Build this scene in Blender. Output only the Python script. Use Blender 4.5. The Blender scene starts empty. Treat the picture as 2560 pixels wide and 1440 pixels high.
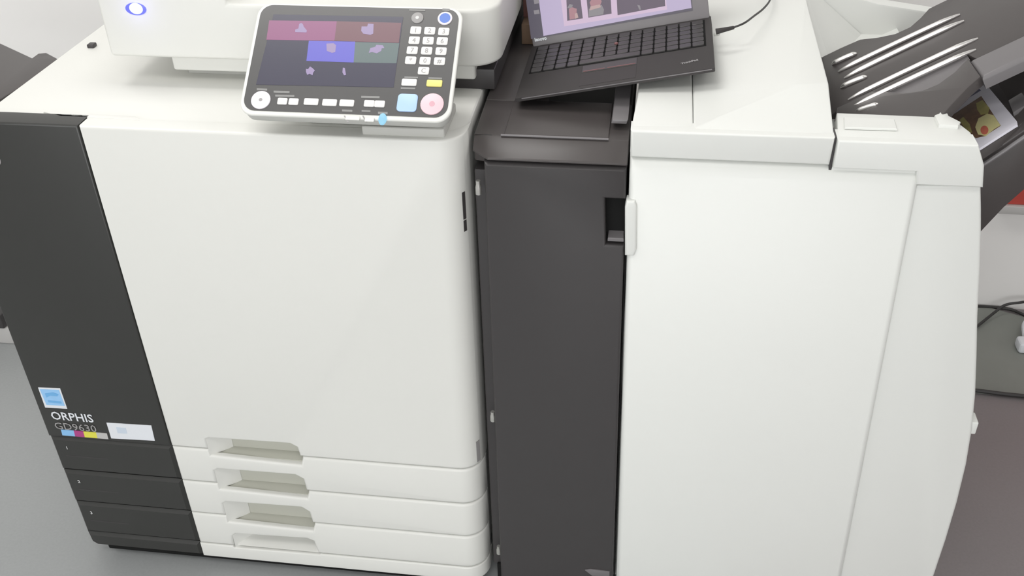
import bpy, bmesh, math, random
from mathutils import Vector, Matrix, Euler
from math import sin, cos, tan, radians, pi
S = bpy.context.scene
C = S.collection
random.seed(4)

# ------------------------------------------------------------------ camera
CAM = Vector((1.05507832, -1.23369959, 1.56848350))
ROT = Euler((0.970366965, 0.0225626576, 0.134869333), 'XYZ')
FPX = 2503.97539
cd = bpy.data.cameras.new('camera'); co = bpy.data.objects.new('camera', cd); C.objects.link(co)
co.location = CAM; co.rotation_euler = ROT
cd.sensor_width = 36.0; cd.lens = FPX / 2560 * 36.0; cd.clip_start = 0.02
S.camera = co
# ------------------------------------------------------------------ light and exposure
S.view_settings.view_transform = 'Standard'; S.view_settings.look = 'None'
S.view_settings.gamma = 1.0; S.view_settings.use_curve_mapping = False
S.view_settings.exposure = 0.0
w = bpy.data.worlds.new('world'); S.world = w; w.use_nodes = True
w.node_tree.nodes['Background'].inputs[0].default_value = (0.95, 0.97, 1.0, 1)
w.node_tree.nodes['Background'].inputs[1].default_value = 0.45
def lamp(name, loc, sx, sy, power, col=(1, .985, .96)):
    d = bpy.data.lights.new(name, 'AREA'); d.shape = 'RECTANGLE'; d.size = sx; d.size_y = sy
    d.energy = power; d.color = col
    o = bpy.data.objects.new(name, d); C.objects.link(o); o.location = loc
    return o
lamp('ceiling_lamp', (0.20, 0.25, 2.58), 1.2, 0.5, 14)
lamp('ceiling_lamp', (0.55, -1.20, 2.58), 1.4, 0.6, 12)
lamp('ceiling_lamp', (2.30, 0.10, 2.58), 1.2, 0.6, 7)
lamp('ceiling_lamp', (-1.20, -1.0, 2.58), 1.2, 0.6, 8)
lamp('ceiling_lamp', (1.00, -3.20, 2.58), 2.4, 0.6, 16)
# unseen fill lamp added behind the camera to brighten the front faces
fill0 = lamp('front_fill', (0.40, -4.40, 1.35), 4.4, 2.0, 87, (.97, .99, 1.0)); fill0.rotation_euler = (radians(90), 0, 0)

# ------------------------------------------------------------------ measuring helpers
RM = ROT.to_matrix()
def ray(px, py): return RM @ Vector(((px - 1280) / FPX, -(py - 720) / FPX, -1.0))
def PY(y, px, py):
    d = ray(px, py); return CAM + d * ((y - CAM.y) / d.y)
def PZ(z, px, py):
    d = ray(px, py); return CAM + d * ((z - CAM.z) / d.z)
def PP(p0, n, px, py):
    d = ray(px, py); return CAM + d * ((p0 - CAM).dot(n) / d.dot(n))

# ------------------------------------------------------------------ materials
def lin(c):
    return tuple(((v / 255) / 12.92 if v / 255 <= .04045 else ((v / 255 + .055) / 1.055) ** 2.4) for v in c)
def mat(name, rgb, rough=.5, metal=0., noise=0., scale=40., bump=0., emit=0., spec=.5, linear=False, coat=0.):
    m = bpy.data.materials.new(name); m.use_nodes = True
    nt = m.node_tree; b = nt.nodes['Principled BSDF']
    c = rgb if linear else lin(rgb)
    b.inputs['Base Color'].default_value = (*c, 1); b.inputs['Roughness'].default_value = rough
    b.inputs['Metallic'].default_value = metal; b.inputs['Specular IOR Level'].default_value = spec
    b.inputs['Coat Weight'].default_value = coat; b.inputs['Coat Roughness'].default_value = .12
    if emit:
        b.inputs['Emission Color'].default_value = (*c, 1); b.inputs['Emission Strength'].default_value = emit
        b.inputs['Base Color'].default_value = (.01, .01, .01, 1)
    if noise or bump:
        tc = nt.nodes.new('ShaderNodeTexCoord'); nz = nt.nodes.new('ShaderNodeTexNoise')
        nz.inputs['Scale'].default_value = scale; nz.inputs['Detail'].default_value = 5
        nt.links.new(tc.outputs['Object'], nz.inputs['Vector'])
        if noise:
            mx = nt.nodes.new('ShaderNodeMixRGB'); mx.blend_type = 'MIX'
            mx.inputs[1].default_value = (*[v * (1 - noise) for v in c], 1)
            mx.inputs[2].default_value = (*[min(1, v * (1 + noise)) for v in c], 1)
            nt.links.new(nz.outputs['Fac'], mx.inputs[0]); nt.links.new(mx.outputs[0], b.inputs['Base Color'])
        if bump:
            bp = nt.nodes.new('ShaderNodeBump'); bp.inputs['Strength'].default_value = bump; bp.inputs['Distance'].default_value = .0004
            nt.links.new(nz.outputs['Fac'], bp.inputs['Height']); nt.links.new(bp.outputs[0], b.inputs['Normal'])
    return m
M = dict(
    white=mat('white_plastic', (.745, .745, .71), .42, noise=.012, scale=6, linear=True),
    white2=mat('finisher_white_plastic', (.765, .775, .745), .42, noise=.012, scale=6, linear=True),
    cream=mat('shaded_recess_plastic', (.50, .50, .44), .55, noise=.01, scale=5, linear=True),  # beige-grey, darkened further to carry the recess shadow
    greyp=mat('light_grey_plastic', (.55, .55, .52), .5, noise=.01, scale=5, linear=True),
    black=mat('black_plastic', (.034, .034, .032), .34, noise=.03, scale=30, linear=True),
    dark=mat('charcoal_plastic', (.050, .046, .047), .42, noise=.03, scale=30, linear=True),
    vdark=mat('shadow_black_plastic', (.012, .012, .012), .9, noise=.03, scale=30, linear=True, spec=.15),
    tray=mat('tray_plastic', (.068, .060, .059), .38, noise=.03, scale=20, linear=True),
    traylite=mat('tray_grey_plastic', (.17, .16, .165), .4, noise=.03, scale=20, linear=True),
    rib=mat('rib_highlight', (.85, .83, .82), .22, metal=.9, noise=.02, scale=20, linear=True),
    face=mat('panel_face', (.092, .090, .090), .30, noise=.02, scale=10, linear=True),
    keyw=mat('key_white', (.72, .71, .70), .4, noise=.01, scale=30, linear=True),
    keyy=mat('key_yellow', (.78, .70, .22), .4, noise=.01, scale=30, linear=True),
    keyb=mat('key_blue', (.42, .60, .90), .4, noise=.01, scale=30, linear=True),
    keyp=mat('key_pink', (.82, .56, .61), .4, noise=.01, scale=30, linear=True),
    keyrose=mat('key_rose', (.66, .38, .44), .4, noise=.01, scale=30, linear=True),
    keyl=mat('key_lilac', (.74, .70, .76), .4, noise=.01, scale=30, linear=True),
    print_=mat('grey_print', (.33, .32, .32), .5, noise=.02, scale=30, linear=True),
    printl=mat('pale_print', (.62, .62, .62), .45, noise=.02, scale=30, linear=True),
    printd=mat('dim_print', (.25, .25, .245), .5, noise=.02, scale=30, linear=True),
    led=mat('led_glow', (.75, .90, 1.0), .4, emit=1.6, linear=True),
    ledb=mat('led_blue', (.16, .18, .85), .4, emit=1.1, linear=True),
    ledc=mat('led_cyan', (.35, .75, 1.0), .4, emit=.9, linear=True),
    wake=mat('wake_blue', (.16, .32, .95), .4, emit=.8, linear=True),
    lcd=mat('lcd_haze_glow', (.10, .095, .14), .25, emit=.8, linear=True),  # screen, tile and icon glow include painted ceiling haze
    t_mag=mat('tile_magenta', (.42, .16, .31), .3, emit=.85, linear=True),
    t_red=mat('tile_maroon', (.27, .14, .165), .3, emit=.85, linear=True),
    t_blue=mat('tile_blue', (.20, .19, .75), .3, emit=.9, linear=True),
    t_green=mat('tile_green', (.19, .25, .25), .3, emit=.85, linear=True),
    icon=mat('icon_pale', (.48, .38, .62), .3, emit=.85, linear=True),
    metal=mat('steel', (.62, .61, .58), .3, metal=.8, noise=.03, scale=30, linear=True),
    sticker=mat('white_sticker', (.74, .76, .80), .5, noise=.02, scale=30, linear=True),
    stblue=mat('blue_sticker', (.30, .55, .85), .5, noise=.05, scale=60, linear=True),
    stblue2=mat('blue_print', (.16, .42, .74), .5, noise=.02, scale=30, linear=True),
    palebl=mat('pale_blue_print', (.58, .65, .74), .5, noise=.02, scale=30, linear=True),
    magenta=mat('magenta_print', (.40, .05, .22), .5, noise=.02, scale=30, linear=True),
    cyan=mat('cyan_print', (.25, .50, .80), .5, noise=.02, scale=30, linear=True),
    yellow=mat('yellow_print', (.72, .68, .08), .5, noise=.02, scale=30, linear=True),
    laptop=mat('laptop_black', (.034, .030, .030), .62, noise=.05, scale=40, linear=True),
    keycap=mat('laptop_keycap', (.050, .047, .047), .42, noise=.05, scale=60, linear=True),
    lbezel=mat('laptop_bezel', (.19, .178, .185), .4, noise=.03, scale=20, linear=True),
    red=mat('red_stripe', (.20, .09, .09), .4, noise=.05, scale=30, linear=True),
    s_lil=mat('screen_lilac', (.47, .40, .57), .3, emit=1.0, linear=True),
    s_pink=mat('screen_pink', (.60, .46, .60), .3, emit=1.0, linear=True),
    s_dark=mat('screen_dark', (.13, .10, .14), .3, emit=.9, linear=True),
    s_side=mat('screen_sidebar', (.095, .085, .115), .3, emit=.9, linear=True),
    s_rose=mat('screen_rose', (.42, .22, .25), .3, emit=.9, linear=True),
    s_grey=mat('screen_grey', (.27, .25, .27), .3, emit=.9, linear=True),
    s_skin=mat('screen_tan', (.52, .36, .35), .3, emit=.9, linear=True),
    paper=mat('paper_white', (.80, .78, .86), .6, noise=.01, scale=30, linear=True),
    p_navy=mat('ink_navy', (.05, .05, .13), .5, noise=.3, scale=90, linear=True),
    p_brown=mat('ink_brown', (.17, .09, .05), .5, noise=.5, scale=80, linear=True),
    p_olive=mat('ink_olive', (.42, .37, .12), .5, noise=.3, scale=80, linear=True),
    p_yel=mat('ink_yellow', (.74, .68, .33), .5, noise=.1, scale=80, linear=True),
    p_red=mat('ink_red', (.62, .16, .10), .5, noise=.1, scale=80, linear=True),
    wall=mat('painted_wall', (.88, .865, .85), .85, noise=.02, scale=3, bump=.1, linear=True),
    ceil=mat('painted_ceiling', (.80, .80, .79), .9, noise=.02, scale=3, linear=True),
    matm=mat('grey_green_mat', (.23, .24, .22), .6, noise=.10, scale=9, bump=.3, linear=True),
    redb=mat('red_board', (.50, .065, .05), .5, noise=.06, scale=6, linear=True),
    rail=mat('pale_rail', (.50, .49, .48), .5, noise=.02, scale=6, linear=True),
    cable=mat('black_cable', (.03, .028, .028), .45, noise=.05, scale=60, linear=True),
    card=mat('brown_cardboard', (.20, .13, .085), .8, noise=.12, scale=25, linear=True),
    cardr=mat('reddish_print', (.16, .07, .06), .7, noise=.12, scale=25, linear=True),
)
def floor_mat(name='vinyl_floor', c0=(.33, .342, .345, 1), c1=(.38, .392, .396, 1)):
    m = bpy.data.materials.new(name); m.use_nodes = True; nt = m.node_tree; b = nt.nodes['Principled BSDF']
    tc = nt.nodes.new('ShaderNodeTexCoord'); n1 = nt.nodes.new('ShaderNodeTexNoise'); n1.inputs['Scale'].default_value = 2.2; n1.inputs['Detail'].default_value = 3
    n2 = nt.nodes.new('ShaderNodeTexNoise'); n2.inputs['Scale'].default_value = 180; n2.inputs['Detail'].default_value = 3
    r = nt.nodes.new('ShaderNodeValToRGB'); r.color_ramp.elements[0].color = c0; r.color_ramp.elements[1].color = c1
    mx = nt.nodes.new('ShaderNodeMixRGB'); mx.blend_type = 'OVERLAY'; mx.inputs[0].default_value = .08
    L = nt.links.new
    L(tc.outputs['Object'], n1.inputs[0]); L(tc.outputs['Object'], n2.inputs[0]); L(n1.outputs['Fac'], r.inputs[0])
    L(r.outputs[0], mx.inputs[1]); L(n2.outputs['Fac'], mx.inputs[2]); L(mx.outputs[0], b.inputs['Base Color'])
    b.inputs['Roughness'].default_value = .38
    return m
M['floor'] = floor_mat()
M['floor2'] = floor_mat('vinyl_floor_right', (.20, .180, .184, 1), (.25, .225, .23, 1))

# ------------------------------------------------------------------ object helpers
ORG = {}
def thing(name, label, cat, loc, group=None):
    o = bpy.data.objects.new(name, None); C.objects.link(o); o.location = loc; o.empty_display_size = .05
    o['label'] = label; o['category'] = cat
    if group: o['group'] = group
    ORG[o.name] = Vector(loc)
    return o
def origin(parent):
    while parent is not None and parent.parent: parent = parent.parent
    return Vector(parent.location) if parent is not None else Vector((0, 0, 0))
def link(name, bm, mats, parent=None, smooth=28, label=None, loc=None):
    me = bpy.data.meshes.new(name)
    off = origin(parent) if parent is not None else (Vector(loc) if loc is not None else Vector((0, 0, 0)))
    for v in bm.verts: v.co -= off
    bmesh.ops.recalc_face_normals(bm, faces=bm.faces)
    bm.to_mesh(me); bm.free()
    for m in (mats if isinstance(mats, (list, tuple)) else [mats]): me.materials.append(m)
    for p in me.polygons: p.use_smooth = smooth > 0
    if smooth: me.set_sharp_from_angle(angle=radians(smooth))
    o = bpy.data.objects.new(name, me); C.objects.link(o)
    if parent is not None: o.parent = parent
    else: o.location = off
    if label: o['label'] = label
    return o
def prism(pts, ext, bev=0., seg=3, bm=None, mi=0, allb=False, backb=False):
    """pts: 3D outline; ext: extrusion vector. The rim of the outline face is rounded by bev."""
    bm = bm or bmesh.new(); ext = Vector(ext)
    a = [bm.verts.new(Vector(p)) for p in pts]; b = [bm.verts.new(Vector(p) + ext) for p in pts]
    n = len(a); fs = [bm.faces.new(a), bm.faces.new(b[::-1])]; sd = []
    for i in range(n): sd.append(bm.faces.new((a[i], b[i], b[(i + 1) % n], a[(i + 1) % n])))
    for f in fs + sd: f.material_index = mi
    if bev:
        ed = list(fs[0].edges)
        if backb: ed += list(fs[1].edges)
        if allb: ed += [e for f in sd for e in f.edges if e not in ed]
        ed = list(set(ed))
        bmesh.ops.recalc_face_normals(bm, faces=fs + sd)
        r = bmesh.ops.bevel(bm, geom=ed, offset=bev, offset_type='OFFSET', segments=seg, profile=.5, affect='EDGES', clamp_overlap=True)
        for f in r['faces']: f.material_index = mi
    return bm
def box(x0, x1, y0, y1, z0, z1, bev=0., seg=3, bm=None, mi=0):
    return prism([(x0, y0, z0), (x1, y0, z0), (x1, y0, z1), (x0, y0, z1)], (0, y1 - y0, 0), bev, seg, bm, mi, allb=bool(bev), backb=bool(bev))
def rrect(w, h, r, n=5):
    out = []
    for cx, cy, a0 in ((w - r, h - r, 0), (r, h - r, 90), (r, r, 180), (w - r, r, 270)):
        for k in range(n + 1):
            a = radians(a0 + 90 * k / n); out.append((cx + r * cos(a), cy + r * sin(a)))
    return out
def circ(cx, cy, rx, ry=None, n=28):
    ry = ry or rx
    return [(cx + rx * cos(2 * pi * k / n), cy + ry * sin(2 * pi * k / n)) for k in range(n)]
def tube(pts, r, seg=10, sub=8, bm=None, mi=0):
    bm = bm or bmesh.new(); P = [Vector(p) for p in pts]; path = []
    for i in range(len(P) - 1):
        p0 = P[max(i - 1, 0)]; p1 = P[i]; p2 = P[i + 1]; p3 = P[min(i + 2, len(P) - 1)]
        for k in range(sub):
            t = k / sub
            path.append(.5 * ((2 * p1) + (-p0 + p2) * t + (2 * p0 - 5 * p1 + 4 * p2 - p3) * t * t + (-p0 + 3 * p1 - 3 * p2 + p3) * t ** 3))
    path.append(P[-1]); rings = []
    for i, p in enumerate(path):
        d = (path[min(i + 1, len(path) - 1)] - path[max(i - 1, 0)]).normalized()
        u = d.cross(Vector((0, 0, 1)));  u = u.normalized() if u.length > 1e-4 else Vector((1, 0, 0)); v = d.cross(u)
        rr = r(i / (len(path) - 1)) if callable(r) else r
        rings.append([bm.verts.new(p + (u * cos(2 * pi * k / seg) + v * sin(2 * pi * k / seg)) * rr) for k in range(seg)])
    for i in range(len(rings) - 1):
        for k in range(seg):
            f = bm.faces.new((rings[i][k], rings[i][(k + 1) % seg], rings[i + 1][(k + 1) % seg], rings[i + 1][k])); f.material_index = mi
    for rg in (rings[0], rings[-1]): bm.faces.new(rg).material_index = mi
    return bm
def add_text(bm, s, org, u, v, n, size, depth=.0004, mi=0, sx=1., shear=0., bold=0., align='LEFT'):
    cu = bpy.data.curves.new('lettering', 'FONT'); cu.body = s; cu.size = size; cu.extrude = depth / 2; cu.shear = shear
    cu.offset = bold; cu.align_x = align; cu.resolution_u = 2
    o = bpy.data.objects.new('lettering', cu); C.objects.link(o)
    dg = bpy.context.evaluated_depsgraph_get(); me = bpy.data.meshes.new_from_object(o.evaluated_get(dg))
    bpy.data.objects.remove(o); bpy.data.curves.remove(cu)
    mp = {}
    for vv in me.vertices: mp[vv.index] = bm.verts.new(Vector(org) + u * vv.co.x * sx + v * vv.co.y + n * (vv.co.z + depth / 2))
    for p in me.polygons:
        try: bm.faces.new([mp[i] for i in p.vertices]).material_index = mi
        except ValueError: pass
    bpy.data.meshes.remove(me)
    return bm
def bend_right(bm, x0, r):
    """rounds a panel backwards round its right-hand vertical edge"""
    bmesh.ops.triangulate(bm, faces=[f for f in bm.faces if len(f.verts) > 4])
    N = 10
    for k in range(0, N):
        x = x0 + r * sin(radians(90 * k / N))
        bmesh.ops.bisect_plane(bm, geom=bm.verts[:] + bm.edges[:] + bm.faces[:], plane_co=(x, 0, 0), plane_no=(1, 0, 0), dist=1e-6)
    for v in bm.verts:
        if v.co.x > x0:
            a = min(v.co.x - x0, r * .9995) / r
            v.co.y += r - r * math.sqrt(1 - a * a)
    return bm
X_, Y_, Z_ = Vector((1, 0, 0)), Vector((0, 1, 0)), Vector((0, 0, 1))

# ------------------------------------------------------------------ room
def struct(name, bm, m):
    o = link(name, bm, m, smooth=0); o['kind'] = 'structure'; return o
struct('floor', box(-3, 1.25, -4.5, 1.17, -.1, 0), M['floor'])
struct('floor', box(1.25, 4.2, -4.5, 1.17, -.1, 0), M['floor2'])  # right part of the floor, given a darker and warmer colour
struct('ceiling', box(-3, 4.2, -4.5, 1.17, 2.62, 2.72), M['ceil'])
struct('wall_back', box(-3, 4.2, 1.07, 1.17, 0, 2.62), M['wall'])
struct('wall_left', box(-3.1, -3, -4.5, 1.17, 0, 2.62), M['wall'])
struct('wall_right', box(4.2, 4.3, -4.5, 1.17, 0, 2.62), M['wall'])
struct('wall_front', box(-3, 4.2, -4.6, -4.5, 0, 2.62), M['wall'])

# ------------------------------------------------------------------ printer
XB, W, ZT, ZB = .2367, .8055, .955, .030
Z1, Z2, Z3, Z4 = .324, .238, .153, .0685
R = .042; TH = .030
def q(px, py, y=0.): return PY(y, px, py)
printer = thing('office_printer', 'large white office printer with black left panel and tilted touch screen', 'printer', (.40, .33, 0))
# body behind the front panels
link('body_shell', box(.068, .800, .060, .690, .055, .935, .008), M['white'], printer)
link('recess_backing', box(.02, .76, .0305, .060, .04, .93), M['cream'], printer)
link('top_cover', box(.066, .8035, .030, .690, .925, .9535, .006), M['white'], printer)
link('top_cover_lip', prism([PZ(.956, *p) for p in ((108, 279), (338, 290), (352, 299), (150, 290))], (0, 0, -.004), .001, 2), M['white'], printer)
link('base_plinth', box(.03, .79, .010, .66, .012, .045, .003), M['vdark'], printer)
for cx, cy in ((.050, .060), (.74, .060), (.08, .62), (.74, .62)):
    bm = tube([(cx - .014, cy, .0185), (cx + .014, cy, .0185)], .018, 16, 1)
    link('caster', bm, M['print_'], printer)
# white front door with hand-hold cut in its lower edge
def xz(pts, y=0.): return [Vector((p[0], y, p[1])) for p in pts]
def px2(l): return [(q(*p).x, q(*p).z) for p in l]
G = .0012
pk = [
    px2([(519, 1118), (514, 1099), (522, 1096), (724, 1110), (742, 1119), (751, 1147)]),
    px2([(543, 1209), (536, 1178), (545, 1174), (738, 1189), (757, 1199), (766, 1230)]),
    px2([(565, 1290), (558, 1260), (566, 1256), (753, 1270), (772, 1281), (781, 1310)]),
    px2([(585, 1365), (582, 1341), (590, 1336), (768, 1348), (783, 1354), (795, 1384)]),
]
dip = [
    px2([(520, 1121), (526, 1140), (752, 1165), (757, 1150)]),
    px2([(545, 1212), (549, 1224), (767, 1248), (772, 1234)]),
    px2([(567, 1292), (570, 1306), (781, 1329), (787, 1314)]),
    px2([(583, 1368), (586, 1370), (799, 1388), (801, 1387)]),
]
def left_pt(p, z):   # snap the two end points of a hand-hold on the drawer line
    p = list(p); p[0] = (p[0][0], z); p[-1] = (p[-1][0], z); return p
for i, z in enumerate((Z1, Z2, Z3, Z4)):
    pk[i] = left_pt(pk[i], z); dip[i] = left_pt(dip[i], z - G * 2)
RX = W
door = [(XB + G, ZT), (XB + G, Z1)] + pk[0] + [(RX, Z1), (RX, ZT)]
bm = prism(xz(door), (0, TH, 0), .0045, 3); bend_right(bm, W - R, R)
link('front_door', bm, M['white'], printer, 40)
bm = prism(xz([(0, Z1), (XB, Z1), (XB, ZT + .001), (0, ZT + .001)]), (0, TH + .006, 0), .0035, 3)
bp = link('black_front_panel', bm, M['black'], printer, 40, label='black left front panel')
zs = (Z1, Z2, Z3, Z4)
for i in range(3):
    a, b = zs[i] - 2 * G, zs[i + 1]
    pts = [(XB + G, a)] + dip[i] + [(RX, a), (RX, b)] + pk[i + 1][::-1] + [(XB + G, b)]
    bm = prism(xz(pts), (0, .011, 0), .0055, 3); bend_right(bm, W - R, R)
    d = link('paper_drawer', bm, M['white'], printer, 40)
    bm = prism(xz([(0 + .001 * i, b), (XB, b), (XB, a), (0 + .001 * i, a)]), (0, TH, 0), .0058, 1)
    link('black_drawer_panel', bm, M['black'], d, 40, label='black left end of the drawer')
    bm = bmesh.new(); p = q(*((166, 1122), (196, 1206), (227, 1284))[i])
    add_text(bm, '123'[i], p + Vector((0, -.0006, 0)), X_, Z_, -Y_, .010, mi=0, bold=.0002)
    link('drawer_number', bm, M['printl'], d, 0, label='small pale number')
    bm = prism([PY(-.0002, *t) for t in (((165, 1138), (270, 1147), (270, 1149), (165, 1140)), ((196, 1222), (296, 1231), (296, 1233), (196, 1224)), ((226, 1300), (322, 1309), (322, 1311), (226, 1302)))[i]], (0, .0004, 0))
    link('drawer_line', bm, M['dark'], d, 0)
pts = [(XB + G, Z4 - 2 * G)] + dip[3] + [(RX, Z4 - 2 * G), (RX, ZB), (XB + G, ZB)]
bm = prism(xz(pts), (0, TH, 0), .0055, 3); bend_right(bm, W - R, R)
bs = link('bottom_panel', bm, M['white'], printer, 40)
bm = prism(xz([(.002, Z4 - 2 * G), (.004, ZB + .010), (.016, ZB), (XB, ZB), (XB, Z4 - 2 * G)]), (0, TH, 0), .0058, 1)
link('black_bottom_panel', bm, M['black'], bs, 40, label='black left end of the bottom panel')
# hand-hold inner ramps on the left of every recess, and the sloped sill of the lowest one
for i in range(4):
    p0 = pk[i][1]; p1 = dip[i][1]
    x0 = p0[0] - .001; zt = pk[i][2][1] + .001; zb = p1[1] - .002
    bm = bmesh.new()
    prism([(x0, .002, zt), (x0, .0300, zt), (x0 + .034, .0300, zt), ], (0, 0, zb - zt), 0, bm=bm)
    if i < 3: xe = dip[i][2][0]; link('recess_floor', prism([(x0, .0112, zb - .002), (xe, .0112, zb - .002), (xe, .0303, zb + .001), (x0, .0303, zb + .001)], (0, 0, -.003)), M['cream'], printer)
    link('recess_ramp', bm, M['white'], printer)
x0, x1 = pk[3][1][0] + .004, pk[3][4][0] + .006
bm = prism([(x0, .003, Z4 - .0005), (x0, .030, Z4 + .010), (x0, .030, Z4 - .004)], (x1 - x0, 0, 0)); link('recess_sill', bm, M['white'], printer)
# vents and latches on the rounded right corner
def corner(px, py):  # point on the rounded corner seen at that height
    a = radians(55); z = PY(.02, px, py).z
    return Vector((W - R + R * sin(a), R - R * cos(a), z)), Vector((sin(a), -cos(a), 0))
for (ya, yb) in ((478, 545), (548, 575)):
    pa, n = corner(1152, ya); pb, n = corner(1156, yb); t = Vector((n.y, -n.x, 0)) * -.0028
    link('corner_vent', prism([pa - t, pa + t, pb + t, pb - t], n * .0008, 0), M['dark'], printer)
pa, n = corner(1193, 1100); pb, n = corner(1197, 1150); t = Vector((n.y, -n.x, 0)) * -.004
link('corner_latch', prism([pa - t, pa + t, pb + t, pb - t], n * .0012, .0004, 1), M['print_'], printer)
# stickers and lettering on the black panel
def decal(name, pts, m, parent, y=-.0008, th=.0008, bm=None, label=None):
    return link(name, prism([PY(y, *p) for p in pts], (0, th, 0)), m, parent, 0, label=label)
st = decal('energy_sticker', [(95, 969), (150, 971), (168, 1022), (113, 1019)], M['sticker'], bp, label='square pale blue sticker')
bm = bmesh.new()
prism([PY(-.0012, *p) for p in [(99, 973), (147, 975), (162, 1015), (116, 1012)]], (0, .0003, 0), bm=bm, mi=0)
prism([PY(-.0016, *p) for p in [(112, 984), (132, 981), (146, 986), (143, 991), (126, 989), (116, 994)]], (0, .0003, 0), bm=bm, mi=1)
prism([PY(-.0016, *p) for p in [(119, 1001), (152, 1004), (154, 1009), (121, 1006)]], (0, .0003, 0), bm=bm, mi=1)
link('energy_sticker_print', bm, [M['stblue'], M['stblue2']], bp, 0)
decal('white_label', [(266, 1057), (378, 1064), (387, 1102), (278, 1096)], M['sticker'], bp, label='blank white name sticker')
decal('white_label_print', [(290, 1068), (314, 1070), (318, 1084), (294, 1083)], M['palebl'], bp, y=-.0011, th=.0003)
L0 = q(140, 1049); L1 = q(238, 1057); bm = bmesh.new()
L0 = q(131, 1047)
add_text(bm, 'ORPHIS', L0 + Vector((0, -.0006, 0)), X_, Z_, -Y_, .0265, sx=.91, bold=.0003)
link('model_lettering', bm, M['sticker'], bp, 0, label='white printed word')
bm = bmesh.new(); add_text(bm, 'GD9630', q(139, 1071) + Vector((0, -.0006, 0)), X_, Z_, -Y_, .023, sx=1.02)
link('model_number', bm, M['print_'], bp, 0, label='grey printed model number')
bm = bmesh.new()
for k, (a, b) in enumerate(((152, 184), (184, 208), (208, 240), (240, 267))):
    f = lambda x, y: PY(-.0008, x, y + (x - 152) * .085)
    prism([f(a, 1074), f(b, 1074), f(b + 4, 1088), f(a + 4, 1088)], (0, .0008, 0), bm=bm, mi=k)
link('colour_strip', bm, [M['cyan'], M['magenta'], M['yellow'], M['rail']], bp, 0, label='cyan, magenta, yellow and grey strip')
c0 = q(-12, 399)
bm = prism([(c0.x + a, -.0012, c0.z + b) for a, b in circ(0, 0, .0085, .0105)], (0, .0012, 0), .0004, 2)
link('round_emblem', bm, M['rail'], bp, 30, label='pale round emblem')
bm = prism([q(425, 1242, -.0006), q(428, 1242, -.0006), q(434, 1262, -.0006), q(431, 1272, -.0006)], (0, .0006, 0)); 
# scanner on top
SY = .150
sL, sR, sB, sT = PY(SY, 275, 133).x, PY(SY, 1247, 178).x, PY(SY, 620, 152).z, PY(SY, 700, 14).z
xm = PY(SY, 566, 10).x
bm = prism([(sL, SY, sB), (sR, SY, sB), (sR, SY, sT), (xm, SY, sT), (xm, SY, 1.20), (sL, SY, 1.20)], (0, .64 - SY, 0))
bmesh.ops.recalc_face_normals(bm, faces=bm.faces)
bmesh.ops.bevel(bm, geom=[e for e in bm.edges if all(abs(v.co.x - sR) < 1e-5 and abs(v.co.y - SY) < 1e-5 for v in e.verts)], offset=.045, segments=8, profile=.5, affect='EDGES')
bmesh.ops.bevel(bm, geom=[e for e in bm.edges if e.calc_face_angle(0) > .6 ], offset=.006, segments=3, profile=.5, affect='EDGES')
sc = link('scanner_unit', bm, M['white'], printer, 40)
link('feeder_cover', box(PY(SY, 560, 10).x, sR - .01, SY + .06, .63, sT - .003, 1.17, .012), M['white'], sc)
link('scanner_riser', box(PY(SY + .025, 432, 165).x, sR - .04, SY + .025, .62, sB - .030, sB + .003, .004), M['white'], sc)
link('scanner_foot', box(PY(SY + .06, 470, 175).x, sR - .03, SY + .060, .60, .9530, sB - .028, .002), M['greyp'], sc)
link('scanner_hinge', box(sR - .075, sR - .012, SY + .035, .60, .9532, sB - .016, .002), M['dark'], sc)
c = PY(SY - .0012, 339, 23)
bm = prism([(c.x + a, SY - .0012, c.z + b) for a, b in circ(0, 0, .0165, .0095)], (0, .0030, 0), .0005, 2, mi=1)
prism([(c.x + a, SY - .0020, c.z + b) for a, b in circ(.001, .001, .0105, .0085)], (0, .0012, 0), .0003, 2, bm=bm, mi=0)
link('status_light', bm, [M['led'], M['ledb']], sc, 30, label='glowing blue-white status light')
pl = bpy.data.lights.new('status_glow', 'POINT'); pl.energy = .012; pl.color = (.35, .35, 1); pl.shadow_soft_size = .01
po = bpy.data.objects.new('status_glow', pl); C.objects.link(po); po.location = (c.x, SY - .025, c.z)
hc = PZ(.957, 226, 113)
link('hinge_cap', box(hc.x - .004, hc.x + .008, hc.y - .006, hc.y + .008, .953, .960, .002), M['dark'], printer)

# control panel ---------------------------------------------------
P0 = Vector((.501, -.0320, 1.000)); PU = Vector((1, -.004, 0)).normalized(); PV = Vector((0, .79, .613)).normalized()
PN = PU.cross(PV).normalized()
def pp(px, py, h=0.): return PP(P0 + PN * h, PN, px, py)
def loc2(p): d = p - P0; return d.dot(PU), d.dot(PV)
def pw(a, b, h=0.): return P0 + PU * a + PV * b + PN * h
cs = [loc2(pp(*t)) for t in ((597, 284), (1124, 307), (1163, 16), (646, 6))]
print('PANEL', cs)
PWd = (cs[1][0] - cs[0][0] + cs[2][0] - cs[3][0]) / 2; PHt = (cs[2][1] - cs[1][1] + cs[3][1] - cs[0][1]) / 2
ax = (cs[0][0] + cs[3][0]) / 2; ay = (cs[0][1] + cs[1][1]) / 2
out = [(ax + a, ay + b) for a, b in rrect(PWd, PHt, .021, 8)]
bm = prism([pw(a, b, 0) for a, b in out], PN * -.0055, .0025, 3, backb=True)
cp = link('control_panel', bm, M['white'], printer, 40, label='tilted control panel with white rim')
mg = .0055
fin = [(ax + mg + a, ay + mg + b + .001) for a, b in rrect(PWd - 2 * mg, PHt - 2 * mg, .0175, 8)]
link('panel_face', prism([pw(a, b, .0008) for a, b in fin], PN * -.0008, 0), M['face'], cp, 0, label='dark glossy control face')
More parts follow.
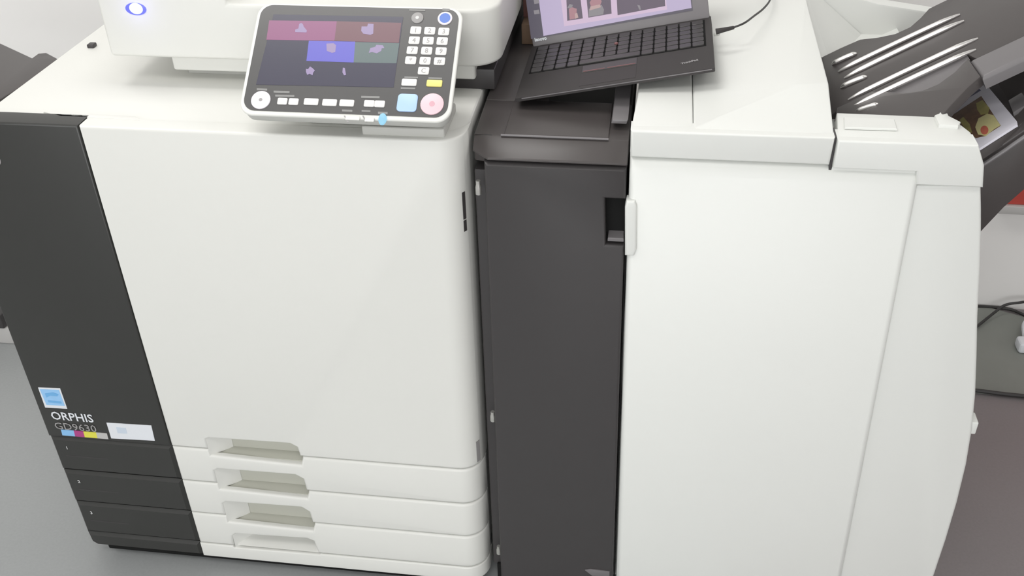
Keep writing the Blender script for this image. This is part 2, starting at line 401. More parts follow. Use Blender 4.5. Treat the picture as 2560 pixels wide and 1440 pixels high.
# housing and neck below the panel
bm = prism([pw(ax + .003 + a, ay + .0015 + b, -.0054) for a, b in rrect(PWd - .006, PHt - .007, .018, 8)], PN * -.015, .002, 2, backb=True)
link('panel_housing', bm, M['greyp'], cp, 40, label='light grey housing behind the rim')
bm = prism([pw(ax + a + .014, ay + b + .016, -.0205) for a, b in rrect(PWd - .03, PHt - .05, .015, 5)], PN * -.009, .002, 2, backb=True)
link('panel_back_housing', bm, M['greyp'], cp, 40)
nx0, nx1 = PY(.010, 905, 335).x, PY(.010, 1112, 345).x
link('panel_neck', box(nx0, nx1, .010, .10, .9535, .9680, .003), M['greyp'], cp)
link('panel_stand', box(.57, .76, .040, .105, .9535, 1.03, .006), M['greyp'], cp)
# lcd and its tiles
bm = bmesh.new()
def tile(pts, mi, h=.0016, bm=bm): prism([pp(*p, h) for p in pts], PN * -.0004, 0, bm=bm, mi=mi)
lcd = [(684, 36), (1008, 42), (984, 218), (640, 211)]
tile(lcd, 0, .0012)
link('lcd_screen', prism([pp(*p, .0013) for p in lcd], PN * -.0006), M['lcd'], cp, 0, label='lit touch screen')
bm.free(); bm = bmesh.new()
tile([(673, 51), (842, 53), (836, 102), (666, 99)], 0, bm=bm); tile([(842, 53), (1003, 57), (997, 107), (836, 102)], 1, bm=bm)
tile([(772, 102), (888, 104), (884, 156), (766, 152)], 2, bm=bm); tile([(888, 105), (998, 108), (991, 158), (884, 156)], 3, bm=bm)
link('screen_tiles', bm, [M['t_mag'], M['t_red'], M['t_blue'], M['t_green']], cp, 0)
bm = bmesh.new()
def ic(pts, h=.0020): link('screen_icon', prism([pp(*p, h) for p in pts], PN * -.0003, 0), M['icon'], cp, 0)
ic([(753, 57), (757, 60), (759, 66), (767, 76), (766, 81), (738, 80), (738, 74), (746, 71), (748, 60)])
ic([(904, 66), (918, 66), (920, 59), (934, 60), (933, 84), (926, 87), (908, 84), (903, 77)])
ic([(816, 109), (834, 108), (840, 113), (838, 130), (830, 132), (817, 127)])
ic([(922, 132), (926, 120), (938, 117), (941, 112), (957, 113), (961, 120), (954, 121), (953, 127), (942, 133), (930, 130)])
ic([(765, 172), (770, 173), (775, 166), (781, 170), (787, 176), (783, 181), (781, 188), (774, 184), (768, 187), (765, 180)])
ic([(857, 169), (862, 170), (865, 187), (860, 188), (856, 181)])
def key(px, py, w, h, m, txt='', sk=.0, ht=.0022, name='key'):
    a, b = loc2(pp(px, py)); r = min(w, h) * .18
    bm = prism([pw(a - w / 2 + x, b - h / 2 + y, ht) for x, y in rrect(w, h, r, 3)], PN * -ht, .0006, 2)
    if txt: add_text(bm, txt, pw(a, b - h * .30, ht), PU, PV, PN, h * .85, depth=.0002, mi=1, align='CENTER')
    return link(name, bm, [m, M['print_']], cp, 30)
rows = [((1041, 76), (1076, 77), (1111, 79)), ((1037, 101), (1072, 102), (1107, 103)), ((1032, 126), (1068, 127), (1104, 128)), ((1028, 151), (1064, 152), (1100, 153))]
tx = ['123', '456', '789', '*0#']
for r_, rw in enumerate(rows):
    for c_, p in enumerate(rw): key(*p, .0155, .0118, M['keyw'], tx[r_][c_])
key(1060, 177, .0155, .0115, M['keyw'], 'C')
key(1024, 206, .021, .0105, M['keyw']); k = key(1087, 208, .0215, .0102, M['keyy']); k['label'] = 'yellow key'
k = key(1019, 257, .0275, .0265, M['keyb'], name='square_key'); k['label'] = 'pale blue square key'
for (x, y, wd) in ((707, 254, .0140), (735, 255, .0140), (779, 255, .0205), (825, 257, .0205), (868, 258, .0205), (924, 259, .0145), (950, 260, .0145)):
    key(x, y, wd, .0100, M['keyw'])
for (x, y, wd) in ((882, 295, .0200), (924, 299, .0130)): key(x, y, wd, .006, M['white'], ht=.0014, name='rim_key')
def disc(px, py, r, m, ht=.0022, name='round_key', label=None, dot=None):
    a, b = loc2(pp(px, py)); bm = prism([pw(a + x, b + y, ht) for x, y in circ(0, 0, r)], PN * -ht, .0007, 2)
    if dot: prism([pw(a + x, b + y, ht + .0003) for x, y in circ(0, 0, r * dot[0], n=16)], PN * -.0003, bm=bm, mi=1)
    return link(name, bm, [m, dot[1] if dot else m], cp, 30, label=label)
disc(653, 251, .0138, M['keyl'], label='white round key', dot=(.18, M['print_']))
disc(1081, 260, .0160, M['keyp'], label='pink round stop key', dot=(.24, M['keyrose']))
disc(1045, 45, .0086, M['print_'], label='dim grey round key', dot=(.3, M['printl']))
disc(1114, 46, .0104, M['keyl'], label='blue lit wake key in a white ring', dot=(.74, M['wake']))
a, b = loc2(pp(957, 298)); bm = prism([pw(a + x, b + y, .003) for x, y in circ(0, 0, .0055, .0085, 16)], PN * -.003, .0006, 2)
link('data_light', bm, M['ledc'], cp, 30, label='glowing cyan light')
# faint captions beside the keys
bm = bmesh.new()
for x, y, w_, h_ in ((704, 229, 40, 5), (712, 239, 48, 5), (926, 242, 46, 5), (1028, 193, 34, 4), (1088, 195, 34, 4), (1043, 25, 40, 4), (1115, 24, 18, 6), (655, 223, 26, 5), (868, 276, 26, 5), (915, 277, 22, 4), (957, 282, 24, 6), (1020, 220, 36, 4), (650, 206, 8, 6)):
    bm = prism([pp(x - w_ / 2, y - h_ / 2, .0012), pp(x + w_ / 2, y - h_ / 2 + 1, .0012), pp(x + w_ / 2, y + h_ / 2 + 1, .0012), pp(x - w_ / 2, y + h_ / 2, .0012)], PN * -.0004)
    link('key_caption', bm, M['printd'], cp, 0)
for x in (862, 908):
    bm = prism([pp(x - 3, 289, .0004), pp(x + 1, 289, .0004), pp(x + 10, 305, .0004), pp(x + 6, 305, .0004)], PN * -.0006)
    link('rim_notch', bm, M['print_'], cp, 0)

# ------------------------------------------------------------------ paper feed tray on the printer's far left side
bm = prism([PZ(.83, *p) for p in ((-160, 60), (0, 107), (80, 144), (95, 133), (116, 131), (157, 153), (60, 212), (-120, 320))], (0, 0, -.03), .003, 2)
ft = link('side_feed_tray', bm, M['tray'], printer, 40, label='dark feed tray on the left side')

# ------------------------------------------------------------------ dark connecting unit
relay = thing('connecting_unit', 'dark grey upright unit joining the white printer and the white finisher', 'printer unit', (.92, .34, 0))
link('body_shell', prism([(.812, y, z) for y, z in ((.036, .045), (.036, .894), (.155, .894), (.155, .795), (.66, .795), (.66, .045))], (.218, 0, 0), .003, 2, backb=True), M['dark'], relay)
link('plinth', box(.82, 1.025, .03, .65, .0, .05, .003), M['vdark'], relay)
# top cover: front fascia with a chamfered top, and rims round an open well
bm = bmesh.new()
prof = [(.004, .9255), (.004, .9290), (.043, .9455), (.158, .9490), (.158, .905), (.036, .905), (.036, .9255)]
prism([(.8125, y, z) for y, z in prof], (1.0325 - .8125, 0, 0), 0, bm=bm)
bmesh.ops.recalc_face_normals(bm, faces=bm.faces)
bmesh.ops.bevel(bm, geom=[e for e in bm.edges if e.calc_face_angle(0) > .25], offset=.0025, segments=2, profile=.5, affect='EDGES')
# chamfer the left front corner
bmesh.ops.bisect_plane(bm, geom=bm.verts[:] + bm.edges[:] + bm.faces[:], plane_co=(.838, 0, 0), plane_no=(1, 0, 0), dist=1e-6)
for v in bm.verts:
    if v.co.x < .83 and v.co.y < .044: v.co.y += .024 if v.co.y < .03 else .006
link('top_fascia', bm, M['tray'], relay, 30)  # lighter plastic on the top parts stands in for their glancing reflection
bm = prism([(.856, .0445, .9480), (1.004, .0445, .9480), (1.004, .155, .9515), (.856, .155, .9515)], (0, 0, -.004), .0018, 2); link('top_flap', bm, M['tray'], relay, 30)
link('flap_highlight', tube([(.852, .0415, .9472), (1.004, .0415, .9472)], .0017, 8, 1), M['traylite'], relay, label='front edge of the flap with a painted highlight')  # pale strip paints the highlight along the flap's front edge
link('rim', box(.8125, .872, .1565, .66, .797, .9495, .003), M['tray'], relay)
link('rim', box(1.012, 1.0325, .1565, .66, .797, .9495, .003), M['tray'], relay)
link('well_floor', box(.87, 1.014, .156, .66, .796, .801), M['vdark'], relay)
bm = prism([PY(.075, 1528, 309), PY(.075, 1566, 311), PY(.075, 1570, 300), PY(.075, 1531, 299)], (0, .22, 0), .0015, 2); link('hinge_block', bm, M['traylite'], relay, 30, label='raised lighter block by the finisher')
# door with a finger recess cut in its right edge
D = lambda x, y: q(x, y)
dl, dr0, dr1 = .832, D(1566, 430).x, D(1534, 1440).x - .001
zr = [D(1512, 497), D(1562, 498), D(1560, 617), D(1514, 613)]
edge = lambda z: dr0 + (dr1 - dr0) * (.919 - z) / (.919 - .083)
outl = [(dl, .045), (edge(.045), .045), (edge(zr[2].z), zr[3].z), (zr[3].x, zr[3].z), (zr[0].x, zr[0].z), (edge(zr[1].z), zr[0].z), (edge(.9225), .9225), (dl, .9225)]
bm = prism([(x, 0, z) for x, z in outl], (0, .028, 0), .0045, 3)
for v in bm.verts:
    if v.co.z > .915: v.co.y += (v.co.z - .915) * .9
dd = link('front_door', bm, M['dark'], relay, 40)
x0, x1, za, zb = zr[0].x - .004, edge(zr[1].z) + .0, zr[3].z, zr[0].z
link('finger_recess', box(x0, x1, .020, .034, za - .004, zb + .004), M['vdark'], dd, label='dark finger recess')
link('recess_shelf', prism([(x0 + .010, .004, za + .010), (x1, .004, za + .010), (x1, .022, za + .014), (x0 + .010, .022, za + .014)], (0, 0, -.005), .001, 1), M['traylite'], dd, label='small lighter shelf in the recess')
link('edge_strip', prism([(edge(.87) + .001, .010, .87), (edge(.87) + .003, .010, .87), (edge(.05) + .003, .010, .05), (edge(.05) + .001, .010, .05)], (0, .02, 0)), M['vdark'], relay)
for (px, py, h) in ((1196, 468, .022), (1232, 1040, .020), (1247, 1374, .020)):
    p = PY(.012, px, py); bm = tube([(p.x, p.y, p.z - h / 2), (p.x, p.y, p.z + h / 2)], lambda t: .0045 if t < .55 else .0034, 12, 6)
    link('hinge_pin', bm, M['metal'], relay, label='small bright hinge pin')
bm = prism([PY(-.002, *p) for p in ((1462, 1426), (1475, 1424), (1524, 1430), (1524, 1442), (1480, 1440))], (0, .004, 0), .0008, 2); link('door_foot_label', bm, M['traylite'], relay, 30, label='pale tag at the door foot')

# ------------------------------------------------------------------ white finisher
fz = thing('finisher_unit', 'tall white finishing unit with curved right side, standing right of the dark unit', 'printer unit', (1.3, .34, 0))
FW = M['white2']
xl = lambda z: 1.0355 + (1.0475 - 1.0355) * (.914 - z) / (.914 - .08)
right = [(1.4995, .918), (1.5085, .880), (1.5165, .845), (1.5300, .780), (1.5440, .705), (1.5600, .630), (1.5740, .560), (1.5850, .490), (1.5930, .415), (1.5975, .330), (1.5990, .240), (1.5985, .150), (1.596, .06), (1.594, .045)]
# inner body following the same curved outline
body = [(1.040, .045)] + [(1.040, .905), (1.300, .905), (1.470, .905)] + [(x - .006, z) for x, z in right]
bm = prism([(x, .034, z) for x, z in body], (0, .62, 0), .003, 2); link('body_shell', bm, FW, fz, 30)
link('plinth', box(1.05, 1.55, .04, .64, 0, .05, .003), M['vdark'], fz)
for cx, cy in ((1.09, .07), (1.50, .07)): pass
# front door, its top edge a bright slope
sx = lambda z: q(2292, 480).x + (q(2105, 1440).x - q(2292, 480).x) * (q(2292, 480).z - z) / (q(2292, 480).z - q(2105, 1440).z)
DT = .9360
bm = prism([(xl(.045), 0, .045), (sx(.045), 0, .045), (sx(.916), 0, DT), (xl(DT), 0, DT)], (0, .030, 0), .009, 5)
bmesh.ops.bisect_plane(bm, geom=bm.verts[:] + bm.edges[:] + bm.faces[:], plane_co=(0, 0, .9175), plane_no=(0, 0, 1), dist=1e-6)
for v in bm.verts:
    if v.co.z > .9176: v.co.y += (v.co.z - .9175) * .75
fd = link('front_door', bm, FW, fz, 40)
bm = prism([PY(-.006, *p) for p in ((1566, 503), (1587, 504), (1592, 516), (1591, 626), (1585, 641), (1562, 640), (1562, 520))], (0, .018, 0), .0035, 3)
link('door_grip', bm, FW, fd, 40)
# lower side cover right of the door, set a little back
g = .003
g = -.002
sc_ = [(sx(.045) + g, .045), (sx(.9135) + g, .9135)] + [(1.4995, .9165)] + right[1:]
bm = prism([(x, .0095, z) for x, z in sc_], (0, .035, 0), .005, 4); link('side_cover', bm, FW, fz, 40)
p = PY(.02, 2445, 1066); link('side_clip', box(p.x - .014, p.x - .0025, .014, .04, p.z - .012, p.z + .012, .002), FW, fz)
# upper right cover with sloped shoulder
uc = [q(2098, 440), q(2292, 459), q(2455, 470), q(2451, 415), q(2443, 364), q(2436, 352), q(2098, 340)]
zc = .918
U = [(1.3045, .9372), (1.4115, .9372), (1.4150, .9180), (1.4995, zc), (1.4935, .950), (1.4800, .9785), (1.3045, .9785)]
bm = prism([(x, 0, z) for x, z in U], (0, .034, 0), .003, 3)
link('upper_side_cover', bm, FW, fz, 40)
# top of the shoulder
S0 = [PZ(.9785, *p) for p in ((2094, 342), (2440, 362))]
sh = [Vector((1.3050, .010, .9785)), Vector((1.4795, .010, .9785)), Vector((1.4790, .040, .9790)), PZ(.980, 2404, 312), PZ(.981, 2340, 291), PZ(.981, 2092, 281)]
bm = prism(sh, (0, 0, -.060), .0025, 2); link('shoulder_top', bm, FW, fz, 30)
bm = prism([PZ(.983, *p) for p in ((2110, 292), (2236, 297), (2243, 322), (2112, 318))], (0, 0, -.003), .0008, 1); link('shoulder_inlay', bm, FW, fz, 30)
bm = prism([PZ(.985, *p) for p in ((2337, 287), (2348, 283), (2350, 279), (2363, 270), (2372, 289), (2402, 304), (2396, 314), (2348, 311))], (0, 0, -.022), .0015, 2); link('shoulder_tab', bm, FW, fz, 30)
# upper front rail
bm = prism([(xl(.92), .006, .9385), (1.3005, .006, .9385), (1.3005, .000, .9815), (1.0345, .000, .9815)], (0, .030, 0), .0040, 3)
link('upper_rail', bm, FW, fz, 40)
link('rail_gap', box(1.3008, 1.3042, .010, .04, .915, .978), M['dark'], fz)
# top covers
Zf = .9815
A = Vector((1.0350, .012, Zf)); B = Vector((1.3005, .012, Zf))
R0 = PZ(.9860, 1795, 292); R1 = PZ(1.008, 1990, 212); R2 = PZ(1.008, 2072, 207)
BR = PZ(1.020, 2017, 0); BRb = BR + (BR - PZ(1.014, 2050, 140)).normalized() * .16
Lb = Vector((1.040, .11, .9835)); Sm0 = Vector((1.1175, .018, .9817)); Sm1 = Vector((1.1175, .11, .9870))
def solid_top(faces, bm=None):
    bm = bm or bmesh.new(); vs = {}
    def V(p):
        k = tuple(round(c, 5) for c in p)
        if k not in vs: vs[k] = bm.verts.new(p)
        return vs[k]
    fl = [bm.faces.new([V(p) for p in f]) for f in faces]
    r = bmesh.ops.extrude_face_region(bm, geom=fl)
    for v in [e for e in r['geom'] if isinstance(e, bmesh.types.BMVert)]: v.co.z -= .038
    bmesh.ops.recalc_face_normals(bm, faces=bm.faces)
    ed = [e for e in bm.edges if e.calc_face_angle(0) > .05 and max(v.co.z for v in e.verts) > .975 and min(v.co.z for v in e.verts) > .975]
    bmesh.ops.bevel(bm, geom=ed, offset=.003, segments=3, profile=.5, affect='EDGES')
    return bm
lt = [[A, Sm0, Sm1, Lb], [Lb, Sm1, Vector((1.1175, .64, .992)), Vector((1.046, .64, .988))]]
link('top_flap', solid_top(lt), FW, fz, 35)
s0 = Sm0 + Vector((.0008, -.006, 0)); s1 = Sm1 + Vector((.0008, 0, 0))
mt = [[s0, B, R2, R1, R0], [s0, R0, R1, s1], [s1, R1, BR, Vector((1.1185, .64, .992))], [R1, R2, BR], [Vector((1.1185, .64, .992)), BR, BRb]]
BRb = Vector((BR.x + .001, .64, 1.022)); mt[4] = [Vector((1.1185, .64, .992)), BR, BRb]
link('top_cover', solid_top(mt), FW, fz, 35)
# rear white panel behind the output trays
rp = [PY(.62, *p) for p in ((1990, -20), (2190, 0), (2330, 22), (2420, 30), (2420, 140), (2060, 180))]
bm = prism([(1.315, .60, .998), rp[1] - Vector((0, .02, 0)), rp[2] - Vector((0, .02, 0)), (1.62, .60, .938), (1.62, .60, .60), (1.315, .60, .60)], (0, .03, 0), .004, 2)
link('rear_panel', bm, FW, fz, 30)
bm = prism([(1.316, .598, .999), PY(.598, 2158, 93), PY(.45, 2072, 146), (1.316, .43, .93)], (.003, 0, -.001)); link('tray_side_web', bm, FW, fz, 0)
# output trays (all slope up to the right at thirty degrees)
TA = radians(30); TD = Vector((cos(TA), 0, sin(TA))); TN = Vector((-sin(TA), 0, cos(TA)))
T0 = Vector((1.31, .3, .90))
def tp(px, py, h=0.): return PP(T0 + TN * h, TN, px, py)
def tl(x, y, h=0.): return Vector((1.31, y, .90)) + TD * x + TN * h
up = [tp(*p) for p in ((2056, 143), (2100, 120), (2150, 98), (2195, 93), (2238, 84), (2275, 67), (2300, 45), (2322, 21), (2365, 0), (2460, -45))]
up = [tl(-.01, .444)] + up[1:] + [tl(.52, .50), tl(.52, .20), tl(.236, .20), tl(.228, .232), tl(.10, .232), tl(-.01, .226)]
bm = prism(up, TN * -.012, .002, 2); tr = link('upper_output_tray', bm, M['tray'], fz, 30, label='ribbed dark grey upper output tray')
# raised ribs; bright metallic colour and taper imitate their ceiling highlights
def rib(a, b, r=.0042):
    A_, B_ = tp(*a, .001), tp(*b, .001)
    bm = tube([A_ - TD * .0, A_.lerp(B_, .15) + TN * .0015, A_.lerp(B_, .5) + TN * .002, A_.lerp(B_, .85) + TN * .0015, B_], lambda t: r * (.35 + .65 * min(1, 4 * t, 4 * (1 - t))), 14, 8)
    link('tray_rib', bm, M['rib'], tr, 60, label='raised rib coloured bright as its highlight')
for a, b in (((2080, 162), (2142, 134)), ((2095, 180), (2400, 36)), ((2110, 196), (2410, 52)), ((2102, 220), (2168, 192)), ((2120, 250), (2445, 96)), ((2125, 272), (2440, 124)), ((2140, 282), (2198, 262))): rib(a, b)
# finger scoop, raised front wing and rounded tray lip
bm = prism([tp(*p, -.003) for p in ((2190, 236), (2230, 215), (2415, 132), (2425, 150), (2400, 190), (2330, 232), (2250, 240))], TN * -.006, 0); link('finger_scoop', bm, M['traylite'], tr, 0, label='lighter grey finger scoop')
wing = [(2085, 300), (2092, 268), (2140, 247), (2180, 228), (2215, 228), (2260, 232), (2305, 226), (2345, 209), (2385, 180), (2420, 144), (2432, 162), (2452, 190), (2420, 218), (2380, 260), (2345, 300), (2240, 310)]
bm = prism([tp(*p, .004) for p in wing], TN * -.014, .0025, 2); link('front_wing', bm, M['tray'], tr, 30)
lip = [(2424, 150), (2560, 86), (2760, -12), (2800, 30), (2560, 142), (2454, 192)]
bm = prism([tp(*p, .006) for p in lip], TN * -.020, .007, 4); link('tray_lip', bm, M['traylite'], tr, 40, label='lighter rounded tray edge')
# lower tray
V0 = Vector((1.31, .3, .80))
def vp(px, py, h=0.): return PP(V0 + TN * h, TN, px, py)
def vl(x, y, h=0.): return Vector((1.31, y, .80)) + TD * x + TN * h
lt_ = [vl(.0, .09), vp(2455, 378), vp(2560, 304), vl(.55, .16), vl(.55, .50), vl(.0, .50)]
bm = prism(lt_, TN * -.012, .002, 2); lo_ = link('lower_output_tray', bm, M['tray'], fz, 30, label='plain dark lower output tray')
# its tapering underside
e0, e1 = PY(.115, 2455, 395), PY(.115, 2560, 325)
und = [PY(.115, 2380, 430), e0, e1, PY(.115, 2800, 150), PY(.115, 2800, 262), PY(.115, 2640, 402), PY(.115, 2560, 476), PY(.115, 2510, 520), PY(.115, 2460, 573), PY(.115, 2400, 640)]
bm = prism(und, (0, .36, 0), .003, 2); link('tray_underside', bm, M['tray'], lo_, 30)
bm = tube([PY(.105, 2440, 424), PY(.105, 2510, 378), PY(.105, 2560, 343), PY(.105, 2800, 180)], .0030, 8, 4); link('side_edge_highlight', bm, M['traylite'], lo_, 40)  # pale tube put in as the highlight on the tray's side edge
bm = prism([vp(2520, 250, .006), vp(2620, 190, .006), vp(2640, 215, .006), vp(2532, 282, .006)], TN * -.006, .002, 2); link('paper_stop_ridge', bm, M['traylite'], lo_, 30)

# ------------------------------------------------------------------ printed sheets on the lower tray
def hp(px, py, h): return vp(px, py, h)
c0, c1, c2 = hp(2450, 370, .004), hp(2543, 311, .004), hp(2448, 190, .004)
ux = (c1 - c0); dwn = (c1 - c2).normalized()
bl = c0 - ux.normalized() * .14; tl_ = c2 - ux.normalized() * .14
pc = [hp(2450, 370, .004), hp(2536, 315, .004), hp(2543, 311, .004), hp(2542, 303, .004), c2, tl_, bl]
bm = prism(pc, TN * -.0035, 0)
def ink(pts, mi, h): prism([hp(*p, h) for p in pts], TN * -.0002, bm=bm, mi=mi)
ink([(2378, 262), (2390, 240), (2434, 205), (2452, 226), (2396, 260)], 1, .0043)
ink([(2360, 300), (2388, 283), (2453, 240), (2502, 314), (2462, 340), (2440, 345), (2410, 330)], 2, .0043)
ink([(2440, 258), (2456, 250), (2474, 270), (2470, 284), (2452, 287), (2443, 274)], 3, .0046)
ink([(2398, 300), (2408, 292), (2424, 310), (2430, 330), (2420, 334)], 3, .0046)
ink([(2446, 296), (2468, 284), (2484, 288), (2501, 313), (2486, 322), (2464, 340), (2445, 336), (2438, 318)], 4, .0049)
ink([(x, y) for x, y in circ(2461, 325, 10, 11, 14)], 5, .0052)
o = link('printed_sheet', bm, [M['paper'], M['p_navy'], M['p_brown'], M['p_olive'], M['p_yel'], M['p_red']], None, 0, loc=c0)
o['label'] = 'white printed sheet with colour pictures lying in the lower output tray'; o['category'] = 'paper'

# ------------------------------------------------------------------ laptop
fr = PZ(1.024, 1787, 169); fl = PZ(.967, 1287, 246)
LU = (fr - fl).normalized(); LV = (Y_ - LU * LU.dot(Y_)).normalized(); LN = LU.cross(LV).normalized(); LWd = (fr - fl).length; LDp = .212; LT = .017
print('LAPTOP', fl, fr, LWd)
lap = thing('laptop', 'open black laptop lying askew across the dark unit and the white finisher', 'laptop', tuple((fl + fr) / 2 + LV * .1 - LN * LT))
def lp(a, b, h=0.): return fl + LU * a + LV * b + LN * h
bm = prism([lp(0, b, h) for b, h in ((0, -.0005), (.002, 0), (LDp, 0), (LDp, -LT), (.06, -.0125), (.004, -.0075), (0, -.006))], LU * LWd, .0012, 2, backb=True)
base = link('base', bm, M['laptop'], lap, 40)
bm = prism([lp(.010, .088, .0004), lp(LWd - .010, .088, .0004), lp(LWd - .010, .198, .0004), lp(.010, .198, .0004)], LN * -.0008); link('keyboard_deck', bm, M['vdark'], base, 0)
kw = (LWd - .024) / 14; kh = .0175; kmesh = None
for r_ in range(6):
    off = (0, .0, .004, .006, .010, .0)[r_]
    for c_ in range(14):
        if r_ == 5 - 5 and False: continue
        b0 = .090 + r_ * .0178; a0 = .012 + c_ * kw
        if r_ == 0 and 4 <= c_ <= 8:
            if c_ > 4: continue
            wk = kw * 5
        else: wk = kw
        if r_ == 0 and c_ == 4 or kmesh is None:
            bm = prism([lp(a0 + .0010 + x, b0 + y, .0026) for x, y in rrect(wk - .002, kh * .86, .002, 2)], LN * -.0024, .0007, 1)
            ko = link('laptop_key', bm, M['keycap'], base, 30)
            if kmesh is None: kmesh = ko; ka, kb = a0, b0
        else:
            ko = kmesh.copy(); C.objects.link(ko); ko.location = LU * (a0 - ka) + LV * (b0 - kb)
# track point, buttons, lettering, pad
bm = prism([lp(.143 + x, .150 + y, .005) for x, y in circ(0, 0, .0030, n=12)], LN * -.003, .0008, 1); link('pointing_stick', bm, M['red'], base, 30, label='dull red pointing stick')
bm = prism([lp(.095, .058, .0010), lp(.178, .058, .0010), lp(.178, .083, .0010), lp(.095, .083, .0010)], LN * -.0012, .0006, 1); tb = link('touchpad_buttons', bm, M['keycap'], base, 30)
bm = prism([lp(.098, .0590, .0016), lp(.130, .0590, .0016), lp(.130, .0612, .0016), lp(.098, .0612, .0016)], LN * -.0006); prism([lp(.134, .0590, .0016), lp(.176, .0590, .0016), lp(.176, .0612, .0016), lp(.134, .0612, .0016)], LN * -.0006, bm=bm)
link('red_button_line', bm, M['red'], base, 0, label='thin dull red line')
bm = prism([lp(.095, .008, .0004), lp(.178, .008, .0004), lp(.178, .055, .0004), lp(.095, .055, .0004)], LN * -.0006); link('touchpad', bm, M['laptop'], base, 0)
aa = radians(14); tu = LU * cos(aa) + LV * sin(aa); tv = LV * cos(aa) - LU * sin(aa)
bm = bmesh.new(); pt = PP(fl, LN, 1704, 162)
add_text(bm, 'ThinkPad', pt + LN * .0003, tu, tv, LN, .0085, sx=.78, bold=.0002); link('palm_rest_lettering', bm, M['print_'], base, 0, label='pale slanted lettering')
bm = prism([lp(.01, 0, -.0012) + LV * -.0004, lp(LWd - .004, 0, -.0012) + LV * -.0004, lp(LWd - .004, 0, -.0026) + LV * -.0004, lp(.01, 0, -.0026) + LV * -.0004], LV * .001); link('front_edge_line', bm, M['lbezel'], base, 0)
# lid
LE = radians(26)
HL = lp(.002, LDp - .006, -.002); LWv = (LN * cos(LE) + LV * sin(LE)).normalized(); LDn = LU.cross(LWv).normalized()  # pointing back or front
if LDn.dot(CAM - HL) < 0: LDn = -LDn
def dp(px, py, h=0.): return PP(HL + LDn * h, LDn, px, py)
def dl_(a, b, h=0.): return HL + LU * a + LWv * b + LDn * h
LH = .200
bm = prism([dl_(a, b) for a, b in rrect(LWd - .004, LH, .005, 3)], LDn * -.007, .0015, 2, backb=True); lid = link('lid', bm, M['lbezel'], lap, 40, label='raised grey-black lid')
def l2(px, py): d = dp(px, py) - HL; return d.dot(LU), d.dot(LWv)
print('LID', l2(1322, 122), l2(1777, 50), l2(1317, 0), l2(1727, 16), l2(1358, 92))
ytop = .188
bm = bmesh.new()
def sq(pts, mi, h): prism([dl_(a, b, h) for a, b in pts], LDn * -.0003, bm=bm, mi=mi)
def col(x0, y0, x1, y1, mi, h, top=None):
    a0, b0 = l2(x0, y0); a1, b1 = l2(x1, y1); t = top if top is not None else ytop
    sq([(a0, b0), (a1, b1), (a1, t), (a0, t)], mi, h)
col(1328, 98, 1732, 26, 3, .0006)                 # whole panel, dark sidebar colour
col(1359, 90, 1729, 20, 0, .0010)                 # lilac page
col(1411, 66, 1668, 24, 1, .0013)                 # pale pink frame
def pic(pts, mi, h): prism([dp(*p, h) for p in pts], LDn * -.0003, bm=bm, mi=mi)
pic([(1416, 0), (1451, -6), (1457, 46), (1418, 52)], 2, .0016); pic([(1466, -8), (1526, -16), (1529, 34), (1471, 44)], 2, .0016)
pic([(1541, -18), (1660, -38), (1663, 15), (1544, 38)], 2, .0016)
pic([(1422, 22), (1430, 18), (1442, 22), (1440, 46), (1424, 49)], 4, .0019); pic([(1437, 34), (1443, 32), (1446, 44), (1438, 47)], 6, .0021)
pic([(1418, 20), (1424, 10), (1432, 12), (1430, 20)], 5, .0019)
pic([(1474, 6), (1482, -6), (1500, -8), (1504, 4), (1500, 14), (1478, 18)], 4, .0019); pic([(1472, 22), (1504, 12), (1510, 24), (1508, 36), (1472, 42)], 5, .0019)
pic([(1476, 16), (1500, 11), (1502, 18), (1474, 26)], 6, .0021)
pic([(1593, 12), (1600, 14), (1602, 24), (1598, 24)], 5, .0019)
for yy in (4, 30): pic([(1334, yy - 4), (1347, yy - 6), (1349, yy + 4), (1336, yy + 6)], 5, .0012)
link('display', bm, [M['s_lil'], M['s_pink'], M['s_dark'], M['s_side'], M['s_rose'], M['s_grey'], M['s_skin']], lid, 0, label='lit lilac display with pictures')
bm = bmesh.new(); add_text(bm, 'lenovo', dp(1337, 104, .0006), LU, LWv, LDn, .0080, sx=.92, bold=.00035); link('bezel_lettering', bm, M['sticker'], lid, 0, label='white lettering on the bezel')

# laptop cord
z = 1.036
pts = [PZ(1.028, 1830, 70), PZ(1.034, 1860, 58), PZ(1.032, 1885, 40), PZ(1.030, 1908, 22), PZ(1.028, 1924, 2), PZ(1.026, 1926, -16), PZ(1.026, 1905, -34), PZ(1.026, 1850, -50), PZ(1.026, 1790, -60)]
bm = tube(pts, .0016, 8, 8, mi=0)
tube([PZ(1.031, 1790, 79), PZ(1.033, 1808, 75), PZ(1.034, 1834, 69)], lambda t: .0046 - .0020 * t, 10, 4, bm=bm, mi=1)
tube([PZ(1.024, 1786, 86), PZ(1.024, 1797, 84)], .0030, 10, 2, bm=bm, mi=2)
o = link('thin_cable', bm, [M['cable'], M['laptop'], M['greyp']], None, 50, loc=PZ(1.0, 1850, 60))
o['label'] = 'thin dark cord curving from the laptop across the white finisher top'; o['category'] = 'cable'

# brown carton between scanner and laptop
bx = thing('small_carton', 'small brown carton standing between the scanner and the laptop lid', 'box', (.85, .45, .95))
link('carton_body', box(.838, .862, .385, .56, .9505, .985, .001), M['card'], bx)
link('carton_lid', box(.837, .863, .42, .561, .985, 1.02, .001), M['cardr'], bx, label='dark reddish top')

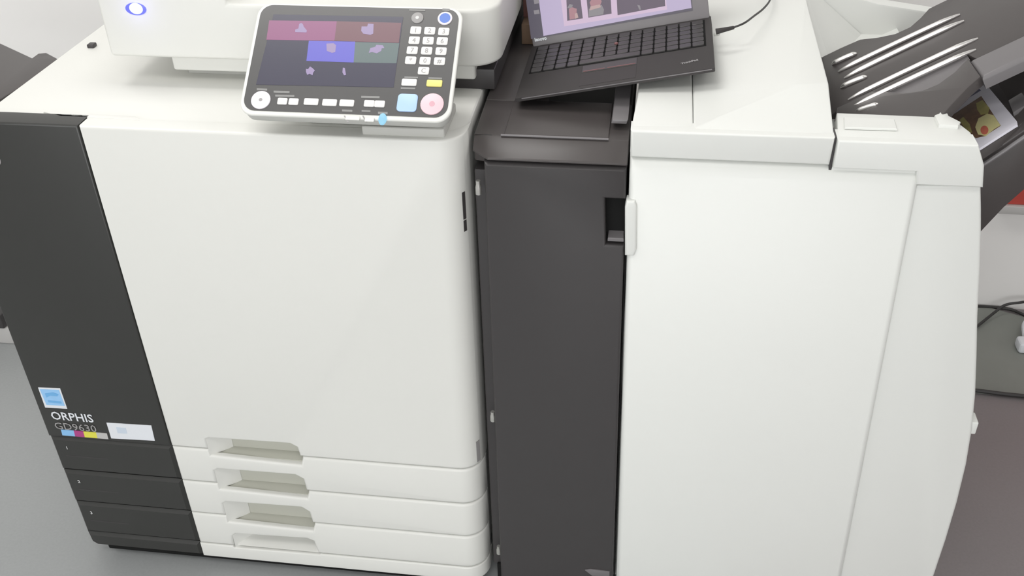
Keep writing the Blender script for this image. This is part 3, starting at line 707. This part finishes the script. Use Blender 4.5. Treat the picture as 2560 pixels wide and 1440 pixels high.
# ------------------------------------------------------------------ things round the machines
bm = prism([PZ(.004, *p) for p in ((2380, 975), (2455, 981), (2560, 991), (2900, 1025), (2900, 830), (2560, 792), (2470, 768), (2400, 762))], (0, 0, -.0038), 0)
o = link('floor_mat', bm, M['matm'], None, 0, loc=(1.95, .9, 0)); o['label'] = 'dull grey-green mat on the floor along the wall, right of the finisher'; o['category'] = 'mat'
o = link('floor_cable', tube([PZ(.008, *p) for p in ((2330, 965), (2400, 972), (2455, 978), (2510, 985), (2570, 991), (2700, 1004), (2900, 1030))], .0050, 10, 6), M['cable'], None, 60, loc=(1.9, .7, 0))
o['label'] = 'thick black cable running straight along the front edge of the mat'; o['category'] = 'cable'; o['group'] = 'black cables on the floor by the mat'
o = link('floor_cable', tube([PZ(.006, *p) for p in ((2380, 764), (2435, 765), (2475, 767), (2520, 772), (2548, 782), (2580, 800), (2640, 850))], .0040, 10, 6), M['cable'], None, 60, loc=(1.95, 1.0, 0))
o['label'] = 'black cable lying along the foot of the wall at the back of the mat'; o['category'] = 'cable'; o['group'] = 'black cables on the floor by the mat'
o = link('floor_cable', tube([PZ(.010, 2400, 850), PZ(.012, 2455, 806), PZ(.020, 2485, 782), PZ(.035, 2512, 763), PZ(.045, 2545, 757), PZ(.045, 2580, 756), PZ(.03, 2680, 775)], .0036, 10, 6), M['cable'], None, 60, loc=(1.97, 1.0, 0))
o['label'] = 'thin black cable arching up over the mat beside the wall'; o['category'] = 'cable'; o['group'] = 'black cables on the floor by the mat'
ad = thing('power_plug', 'white power plug lying on the mat at the right edge', 'plug', tuple(PZ(0, 2560, 870)))
p = PZ(.02, 2556, 862)
link('plug_body', box(p.x - .012, p.x + .05, p.y - .018, p.y + .022, .004, .034, .008), M['sticker'], ad)
link('plug_neck', tube([(p.x + .015, p.y + .015, .022), (p.x + .022, p.y + .07, .030), (p.x + .05, p.y + .12, .02)], lambda t: .010 - .005 * t, 10, 6), M['sticker'], ad)
rb = thing('wall_board', 'red board with a pale rail low on the wall behind the output trays', 'board', (2.15, 1.06, .3))
link('red_panel', box(1.93, 2.60, 1.050, 1.0695, .322, .62, .003), M['redb'], rb); link('pale_rail', box(1.925, 2.61, 1.040, 1.0695, .300, .322, .002), M['rail'], rb)
wb = thing('low_box', 'white low box with dark lid on the floor behind the printer at the left', 'box', (-.70, .76, 0))
link('box_body', box(-.92, -.545, .642, .90, .0, .052, .004), M['rail'], wb); link('box_lid', box(-.93, -.553, .636, .90, .053, .095, .004), M['dark'], wb, label='dark lid')
